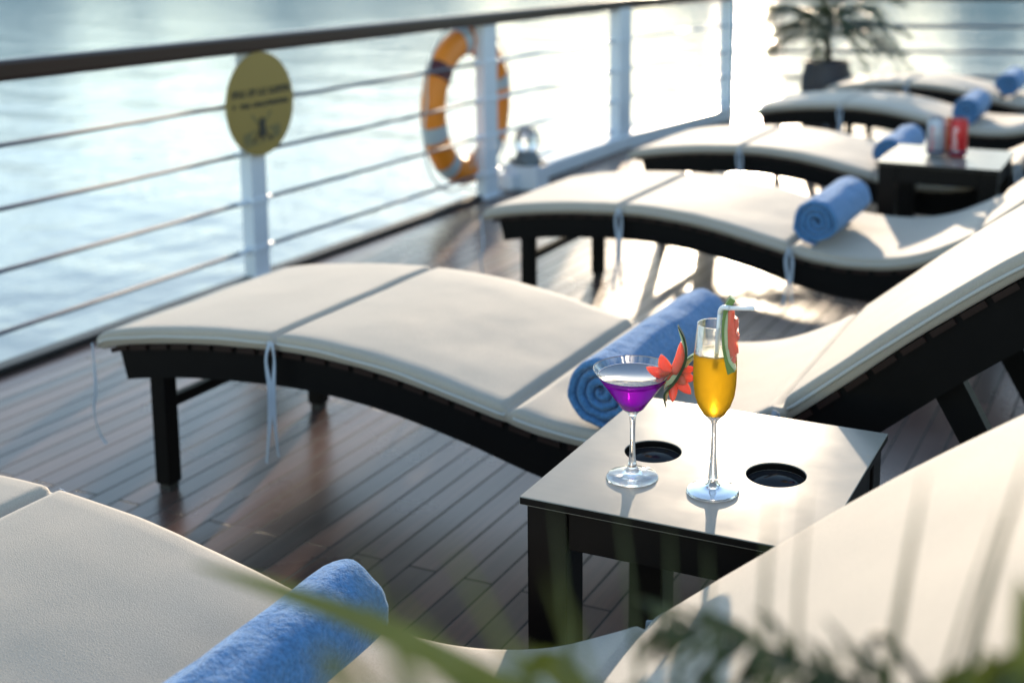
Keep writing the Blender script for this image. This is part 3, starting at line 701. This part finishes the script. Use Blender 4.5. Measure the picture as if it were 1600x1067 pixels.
# vectors of the facing plane, used for the cut fruit: a = sideways, z = up, dp = towards the viewer's side of the table
SA = Vector((math.cos(YAW-0.075), math.sin(YAW-0.075), 0)); SD = Vector((SA.y, -SA.x, 0))
def fpt(o, a, z, d=0): return Vector(o)+SA*a+Vector((0, 0, z))+SD*d
FO = (-0.553, 1.638, gz); MO = (-0.677, 1.638, gz)
bm = bmesh.new()
pts = [fpt(FO, 0.0, 0.185, 0.004), fpt(FO, 0.002, 0.215, 0.010), fpt(FO, 0.005, 0.2698, 0.023)]
tube(bm, pts, 0.0031, 12)
tube(bm, catmull([fpt(FO, 0.0052, 0.2700, 0.0232), fpt(FO, 0.0065, 0.2758, 0.0265), fpt(FO, 0.0105, 0.2796, 0.031), fpt(FO, 0.018, 0.2808, 0.037)], 5), [0.0033+0.0004*(k % 2) for k in range(16)], 12)
tube(bm, [fpt(FO, 0.0182, 0.2808, 0.0372), fpt(FO, 0.034, 0.2822, 0.042), fpt(FO, 0.0510, 0.2836, 0.046)], 0.0031, 12)
tag(link('drinking_straw', bm, M['straw']), 'bent white drinking straw standing in the orange juice', 'straw')

def fruit_mat(name, c, c2, rough=0.25):
    m = mat(name, c, rough, var=0.15, vscale=120, bump=0.5, bscale=500, Subsurface_Weight=0.9, Subsurface_Radius=(1.0, 0.5, 0.35), Subsurface_Scale=0.008)
    return m
M['flesh'] = fruit_mat('melon_flesh', (0.95, 0.19, 0.12), None); M['pale'] = fruit_mat('melon_pale_rind', (0.66, 0.70, 0.42), None); M['skin'] = mat('melon_green_skin', (0.022, 0.055, 0.018), 0.3, var=0.5, vscale=90)
M['skin2'] = mat('melon_light_skin', (0.16, 0.26, 0.07), 0.3, var=0.4, vscale=90)
def petal(bm, O, base, tip, wd, d0, d1, th=0.006, curve=0.0, n=9):
    """a carved fruit petal: tapered, ridged solid from base to tip in the slice's plane"""
    b = Vector(base); t = Vector(tip); ax = t-b; s = Vector((-ax.y, ax.x)).normalized(); rings = []
    for i in range(n+1):
        u = i/n; w_ = wd*1.35*(math.sin(math.pi*min(1, 0.24+u*0.76))**0.7)*(1 if u < 0.97 else 0.5)+0.0004
        c = b+ax*u+s*curve*math.sin(math.pi*u); d = d0+(d1-d0)*u; hh = th*(1-0.75*u)
        rg = []
        for k in range(8):
            a = 2*math.pi*k/8; q = c+s*w_*math.cos(a); rg.append(bm.verts.new(fpt(O, q.x, q.y, d+hh*0.5*math.sin(a)+0.0006*noise.noise(Vector((q.x*300, q.y*300, k))))))
        rings.append(rg)
    for i in range(n):
        for k in range(8):
            f = bm.faces.new((rings[i][k], rings[i][(k+1) % 8], rings[i+1][(k+1) % 8], rings[i+1][k])); f.smooth = True
    bm.faces.new(rings[0]); bm.faces.new(rings[-1][::-1])
def ribbon(bm, O, cl, w0, d, th):
    """curved strip of rind: centreline cl [(a,z)], half widths w0[], depth d, thickness th"""
    cl = [Vector((p[0], 0, p[1])) for p in cl]; m = 6; C = catmull(cl, m); rows = []
    for i, p in enumerate(C):
        u = i/m; k = min(int(u), len(w0)-2); w_ = w0[k]+(w0[k+1]-w0[k])*(u-k)
        t = (C[min(i+1, len(C)-1)]-C[max(i-1, 0)]).normalized(); s = Vector((-t.z, 0, t.x))
        a, b = p+s*w_, p-s*w_
        dd = d[k]+(d[k+1]-d[k])*(u-k) if isinstance(d, (list, tuple)) else d
        rows.append([bm.verts.new(fpt(O, a.x, a.z, dd+th/2)), bm.verts.new(fpt(O, b.x, b.z, dd+th/2)), bm.verts.new(fpt(O, b.x, b.z, dd-th/2)), bm.verts.new(fpt(O, a.x, a.z, dd-th/2))])
    for A, B in zip(rows, rows[1:]):
        for k in range(4): bm.faces.new((A[k], A[(k+1) % 4], B[(k+1) % 4], B[k]))
    bm.faces.new(rows[0]); bm.faces.new(rows[-1][::-1])

# px -> slice-plane metres relative to the martini stem (988,742) at 940 px/m
def mp_(u, v): return ((u-988)/1098.0, (743-v)/1062.0)
g = empty('melon_garnish', (-0.62, 1.65, gz+0.16), label='carved watermelon flower with dark rind hooked on the martini rim', cat='garnish')
inv = g.matrix_basis.inverted() if False else Matrix.Translation(-Vector(g.location))
def gl(name, bm, m, parent, inv, smooth=False):
    o = link(name, bm, m, None, smooth); o.parent = parent; o.matrix_parent_inverse = inv; return o
bm = bmesh.new(); ribbon(bm, MO, [mp_(1058, 497), mp_(1067, 515), mp_(1071.5, 538), mp_(1068, 558), mp_(1055, 583), mp_(1040, 601), mp_(1038, 612), mp_(1041, 625)], [0.0004, 0.0014, 0.0018, 0.002, 0.002, 0.0016, 0.0012, 0.0004], 0.004, 0.012)
gl('skin', bm, M['skin'], g, inv)
bm = bmesh.new(); ribbon(bm, MO, [mp_(1058.5, 501), mp_(1066, 522), mp_(1067, 540), mp_(1062, 558), mp_(1049, 577), mp_(1037, 588)], [0.0003, 0.0018, 0.0030, 0.0058, 0.0080, 0.005], 0.0035, 0.0095)
gl('pale_rind', bm, M['pale'], g, inv)
bm = bmesh.new(); ribbon(bm, MO, [mp_(1093, 544), mp_(1080, 552), mp_(1069, 563), mp_(1058, 577), mp_(1047, 592), mp_(1041, 606), mp_(1041, 620)], [0.0008, 0.0022, 0.0035, 0.005, 0.006, 0.004, 0.0008], [-0.008]*7, 0.008)
gl('pale_rind', bm, M['pale'], g, inv)
bm = bmesh.new(); ribbon(bm, MO, [mp_(1094, 541), mp_(1080, 548), mp_(1069, 558), mp_(1062, 568)], [0.0006, 0.0012, 0.0014, 0.001], -0.009, 0.009)
gl('skin', bm, M['skin2'], g, inv)
for b_, t_, wd, d1, cv in (((1046, 577), (1009, 560), .0060, .014, .001), ((1046, 575), (1032, 540), .0068, .012, .0015), ((1052, 572), (1063, 521), .0060, .008, -.0045), ((1040, 583), (1014, 586), .0042, .016, .001), ((1047, 578), (1031, 568), .0050, .018, 0)):
    bm = bmesh.new(); petal(bm, MO, mp_(*b_), mp_(*t_), wd, 0.006, d1, 0.008, cv); gl('petal', bm, M['flesh'], g, inv)
for b_, t_, wd, d1, cv in (((1060, 574), (1086, 566), .0050, -.006, 0), ((1059, 580), (1086, 583), .0062, -.004, 0), ((1056, 584), (1080, 606), .0062, 0.0, 0), ((1052, 588), (1051, 619), .0048, .002, 0), ((1054, 578), (1072, 590), .0060, .002, 0)):
    bm = bmesh.new(); petal(bm, MO, mp_(*b_), mp_(*t_), wd, -0.006, d1, 0.009, cv); gl('petal', bm, M['flesh'], g, inv)

def fp_(u, v): return ((u-1116.5)/1105.0, (768-v)/1058.0)
g2 = empty('melon_slice', (-0.53, 1.65, gz+0.22), label='upright watermelon slice with green rind fixed to the flute rim', cat='garnish')
inv2 = Matrix.Translation(-Vector(g2.location))
bm = bmesh.new(); ribbon(bm, FO, [fp_(1141, 459), fp_(1134, 470), fp_(1129, 483), fp_(1127, 505), fp_(1128.5, 530), fp_(1134, 555), fp_(1141, 570)], [0.0042, 0.0040, 0.0022, 0.0018, 0.0019, 0.0026, 0.0056], 0.026, 0.014)
gl('skin', bm, M['skin2'], g2, inv2)
bm = bmesh.new(); ribbon(bm, FO, [fp_(1134, 478), fp_(1133, 500), fp_(1133.5, 530), fp_(1139, 552), fp_(1145, 566)], [0.0022, 0.0034, 0.004, 0.005, 0.0036], 0.026, 0.012)
gl('pale_rind', bm, M['pale'], g2, inv2)
bm = bmesh.new()
poly = [fp_(*q) for q in ((1134, 477), (1142, 474), (1144.5, 480), (1143, 487), (1148, 488.5), (1150.5, 491), (1149.5, 502), (1146, 508), (1149.5, 512), (1153, 517), (1151, 520), (1145, 520), (1148.5, 527), (1152, 539), (1146, 542), (1149, 549), (1146.5, 556), (1139, 551), (1135, 530), (1134, 505))]
A = [bm.verts.new(fpt(FO, a, z, 0.0330+0.0012*math.sin(i*2.1))) for i, (a, z) in enumerate(poly)]; B = [bm.verts.new(fpt(FO, a, z, 0.0200)) for a, z in poly]
bm.faces.new(A); bm.faces.new(B[::-1])
for i in range(len(poly)): bm.faces.new((A[i], B[i], B[(i+1) % len(poly)], A[(i+1) % len(poly)]))
bmesh.ops.triangulate(bm, faces=[f for f in bm.faces if len(f.verts) > 4])
bmesh.ops.bevel(bm, geom=[e for e in bm.edges if e.calc_face_angle(0) > 0.6], offset=0.0008, segments=2, affect='EDGES')
gl('flesh', bm, M['flesh'], g2, inv2)

# ------------------------------------------------------------------ cans and bottle on the far table
M['alu'] = mat('silver_can', (0.40, 0.43, 0.50), 0.4, Metallic=0.5); M['red'] = mat('red_can', (0.52, 0.015, 0.02), 0.3, Metallic=0.2)
M['amber'] = mat('amber_bottle', (0.35, 0.09, 0.02), 0.15); M['dark'] = mat('dark_print', (0.03, 0.04, 0.10), 0.4); M['pink'] = mat('red_print', (0.55, 0.12, 0.14), 0.4); M['cream'] = mat('white_print', (0.8, 0.8, 0.8), 0.4)
def can(x, y, body, mark, label, seed):
    r = empty('drink_can', (x, y, TZ+0.001), label=label, cat='drink can')
    bm = bmesh.new(); lathe(bm, [(0.0, 0.004), (0.022, 0.0), (0.026, 0.003), (0.0335, 0.013), (0.0335, 0.126), (0.027, 0.139), (0.0275, 0.142), (0.0265, 0.142), (0.0255, 0.138), (0.0, 0.138)], 40); link('can_body', bm, [body], r, True)
    bm = bmesh.new(); lathe(bm, [(0.0265, 0.1395), (0.0283, 0.1405), (0.0283, 0.1435), (0.0265, 0.144)], 40, closed=True); link('rim', bm, M['cable'], r, True)
    bm = bmesh.new(); lathe(bm, [(0.0337, 0.014), (0.0338, 0.015), (0.0338, 0.024), (0.0337, 0.025)], 40); link('base_band', bm, M['dark'], r, True)
    # curved printed marks
    rnd = random.Random(seed); bm = bmesh.new()
    for k in range(9):
        z = 0.028+k*0.010; a0 = math.radians(-118+rnd.uniform(-6, 6)); a1 = a0+math.radians(rnd.uniform(18, 34)); rows = []
        for i in range(7):
            a = a0+(a1-a0)*i/6; zz = z+0.002*math.sin(i*1.3+k); ww = 0.0022*(0.5+abs(math.sin(i+k)))
            rows.append((bm.verts.new((0.0338*math.cos(a), 0.0338*math.sin(a), zz-ww)), bm.verts.new((0.0338*math.cos(a), 0.0338*math.sin(a), zz+ww))))
        for A_, B_ in zip(rows, rows[1:]): bm.faces.new((A_[0], B_[0], B_[1], A_[1]))
    link('print', bm, mark, r)
    return r
can(-0.768, 4.745, M['alu'], M['pink'], 'silver white drink can, left of the red one on the far table', 1)
can(-0.690, 4.76, M['red'], M['cream'], 'red drink can with pale script on the far side table', 2)
b = empty('small_bottle', (-0.742, 4.86, TZ+0.001), label='small amber bottle standing behind and between the two cans', cat='bottle')
bm = bmesh.new(); lathe(bm, [(0, 0), (0.020, 0), (0.022, 0.004), (0.022, 0.075), (0.016, 0.093), (0.010, 0.102), (0.010, 0.118), (0, 0.118)], 32); link('body', bm, M['amber'], b, True)
bm = bmesh.new(); lathe(bm, [(0, 0.1185), (0.0115, 0.1185), (0.0115, 0.130), (0, 0.131)], 24); link('cap', bm, M['amber'], b, True)

# ------------------------------------------------------------------ palms
def leaf_mat(name, c, tr):
    m = bpy.data.materials.new(name); m.use_nodes = True; n = m.node_tree.nodes; l = m.node_tree.links; b = n['Principled BSDF']
    tc = n.new('ShaderNodeTexCoord'); t = n.new('ShaderNodeTexNoise'); t.inputs['Scale'].default_value = 12; l.new(tc.outputs['Object'], t.inputs[0])
    mx = n.new('ShaderNodeMix'); mx.data_type = 'RGBA'; mx.inputs['A'].default_value = (*[x*0.6 for x in c], 1); mx.inputs['B'].default_value = (*[x*1.5 for x in c], 1); l.new(t.outputs[0], mx.inputs['Factor'])
    l.new(mx.outputs['Result'], b.inputs['Base Color']); b.inputs['Roughness'].default_value = 0.4
    tr_ = n.new('ShaderNodeBsdfTranslucent'); l.new(mx.outputs['Result'], tr_.inputs[0]); ms = n.new('ShaderNodeMixShader'); ms.inputs[0].default_value = tr
    out = n['Material Output']; l.new(b.outputs[0], ms.inputs[1]); l.new(tr_.outputs[0], ms.inputs[2]); l.new(ms.outputs[0], out.inputs[0])
    return m
M['leaf'] = leaf_mat('palm_leaf', (0.035, 0.050, 0.020), 0.25); M['leaf2'] = leaf_mat('near_palm_leaf', (0.062, 0.080, 0.014), 0.35)
M['bark'] = mat('palm_bark', (0.07, 0.055, 0.035), 0.8, var=0.4, vscale=30); M['pot'] = mat('slate_pot', (0.035, 0.032, 0.042), 0.5, var=0.2, vscale=8)
def frond_mesh(base, az, length, rise, droop, nleaf, lw, ll, rnd, stem=0.004, hang=0.3):
    bm = bmesh.new(); d = Vector((math.cos(az), math.sin(az), 0)); pts = []
    for i in range(13):
        u = i/12; pts.append(Vector(base)+d*length*(u-0.12*u*u*droop)+Vector((0, 0, rise*u*(1-0.3*u)-droop*length*0.75*u*u*u**0.3)))
    tube(bm, pts, [stem*(1-0.8*i/12) for i in range(13)], 5)
    for k in range(nleaf):
        u = 0.12+0.87*k/nleaf; i = min(int(u*12), 11); f = u*12-i; p = pts[i].lerp(pts[i+1], f); t = (pts[i+1]-pts[i]).normalized()
        for sgn in (-1, 1):
            side = t.cross(Vector((0, 0, 1))).normalized()*sgn
            L = ll*(0.55+0.6*math.sin(math.pi*min(1, u*1.05)))*rnd.uniform(0.8, 1.15)
            dr = (side*0.75+t*rnd.uniform(0.4, 0.8)+Vector((0, 0, rnd.uniform(-0.1, 0.35)))).normalized()
            q = []; 
            for j in range(5):
                v = j/4; q.append(p+dr*L*v+Vector((0, 0, -hang*L*v*v)))
            wv = t*lw; rows = []
            for j, c in enumerate(q):
                ww = (0.5, 1, 0.95, 0.6, 0.05)[j]; tw = Vector((0, 0, 0.3*lw*ww*sgn))
                rows.append((bm.verts.new(c+wv*ww*0.5+tw), bm.verts.new(c-wv*ww*0.5-tw)))
            for A_, B_ in zip(rows, rows[1:]): bm.faces.new((A_[0], A_[1], B_[1], B_[0]))
    return bm
palm = empty('potted_palm', (-2.12, 8.50, 0), label='potted palm with feathery fronds in a dark pot near the stern railing', cat='potted palm')
bm = bmesh.new(); lathe(bm, [(0, 0), (0.115, 0), (0.125, 0.01), (0.175, 0.28), (0.172, 0.36), (0.150, 0.43), (0.155, 0.465), (0.145, 0.47), (0.138, 0.43), (0, 0.42)], 48); link('pot', bm, M['pot'], palm, True)
bm = bmesh.new(); tube(bm, catmull([(0, 0, 0.42), (0.008, 0, 0.52), (-0.004, 0.01, 0.60), (0.005, 0, 0.70)], 5), [0.026-0.0006*k for k in range(16)], 10); link('trunk', bm, M['bark'], palm, True)
rnd = random.Random(11)
for k in range(24):
    az = 2*math.pi*k*0.382+rnd.uniform(-0.15, 0.15); lo = k % 3 == 0
    bm = frond_mesh((0, 0, 0.62+rnd.uniform(0, 0.09)), az, rnd.uniform(0.52, 0.72), rnd.uniform(0.08, 0.20) if lo else rnd.uniform(0.25, 0.60), rnd.uniform(0.7, 0.95) if lo else rnd.uniform(0.5, 0.85), 26, 0.009, 0.17, rnd)
    link('frond', bm, M['leaf'], palm)

# near potted palm, standing beside the photographer's feet: only frond tips reach the picture
def cp(u, v, dist):
    r = fw+rt*((u-CX)/F_PX)-up*((v-CY)/F_PX); return CAM+r*dist
near = empty('potted_palm', (0.30, 0.25, 0), label='out of focus green palm fronds in the bottom foreground', cat='potted palm')
NI = Matrix.Translation(-Vector(near.location))
bm = bmesh.new(); lathe(bm, [(0, 0), (0.12, 0), (0.13, 0.01), (0.165, 0.26), (0.17, 0.30), (0.16, 0.30), (0.15, 0.27), (0, 0.26)], 40); link('pot', bm, M['pot'], near, True)
bm = bmesh.new(); tube(bm, catmull([(0, 0, 0.26), (0.0, 0.01, 0.4), (0.0, 0.03, 0.52)], 5), 0.03, 10); link('trunk', bm, M['bark'], near, True)
def blade(bm, pts, wd, n=6):
    C = catmull(pts, n); m = len(C); rows = []
    for i, p in enumerate(C):
        u = i/(m-1); t = (C[min(i+1, m-1)]-C[max(i-1, 0)]).normalized(); s = t.cross(fw).normalized(); ww = wd*0.5*(min(1, u*5+0.3))*(1-u**3)+0.0003
        rows.append((bm.verts.new(p+s*ww), bm.verts.new(p-s*ww+fw*ww*0.5)))
    for A, B in zip(rows, rows[1:]): bm.faces.new((A[0], A[1], B[1], B[0]))
crown = Vector((0.30, 0.28, 0.52))
# arching frond with short leaflets across the lower right
bm = bmesh.new(); rach = catmull([crown, cp(1500, 1160, 0.60), cp(1330, 1062, 0.62), cp(1180, 1005, 0.64), cp(1040, 965, 0.67)], 10)
tube(bm, rach, [0.0034-0.00006*k for k in range(len(rach))], 6)
rnd = random.Random(5)
for k in range(40):
    u = k/39; x = 1400-370*u+rnd.uniform(-8, 8); y = 1085-118*u**0.8; ds = 0.60+0.07*u
    for sg in (-1, 1):
        a = rnd.uniform(0.3, 1.1); L = rnd.uniform(80, 170)*(1-0.3*u); ux, uy = x-math.cos(a)*L*0.8, y+sg*math.sin(a)*L*(0.7 if sg < 0 else 1)
        if sg < 0 and k % 3: continue
        blade(bm, [cp(x, y, ds), cp((x+ux)/2+4, (y+uy)/2-5, ds), cp(ux, uy, ds+0.02)], rnd.uniform(0.0025, 0.0048))
gl('frond', bm, M['leaf'], near, NI)
# upright blades; their dark streaks also stand in for shadows on the cushion
bm = bmesh.new()
for (u0, v0, u1, v1, u2, v2, wd, ds) in ((1190, 1090, 1195, 930, 1206, 770, .0042, .60), (1245, 1090, 1248, 930, 1262, 760, .0028, .62), (1385, 1100, 1410, 930, 1445, 740, .0060, .58), (1505, 1100, 1550, 900, 1610, 700, .0068, .58),
                                         (1470, 1100, 1500, 980, 1560, 800, .0030, .62), (1000, 1090, 985, 930, 968, 790, .0030, .60), (890, 1100, 880, 930, 866, 790, .0030, .60), (1060, 1090, 1050, 940, 1046, 820, .0032, .62), (1120, 1090, 1110, 960, 1104, 850, .0034, .62)):
    blade(bm, [crown, cp(u0, v0+160, ds), cp(u0, v0, ds), cp(u1, v1, ds), cp(u2, v2, ds)], wd)
gl('frond', bm, M['leaf'], near, NI)
bm = bmesh.new()
blade(bm, [crown, cp(1000, 1200, 0.62), cp(800, 1088, 0.60), cp(660, 1015, 0.60), cp(560, 968, 0.60), cp(470, 935, 0.61), cp(380, 905, 0.62), cp(300, 880, 0.63)], 0.013)
gl('frond', bm, M['leaf2'], near, NI)
bm = bmesh.new()
for (u0, v0, u1, v1, wd, ds) in ((1640, 1120, 1592, 900, .030, .50), (1560, 1120, 1540, 1010, .016, .55), (640, 1120, 560, 860, .0030, .42), (840, 1130, 700, 850, .0034, .42), (930, 1120, 860, 900, .003, .42), (760, 1120, 610, 930, .003, .42)):
    blade(bm, [crown, cp(u0, v0+120, ds), cp(u0, v0, ds), cp((u0+u1)/2, (v0+v1)/2-15, ds), cp(u1, v1, ds)], wd)
gl('frond', bm, M['leaf2'], near, NI)
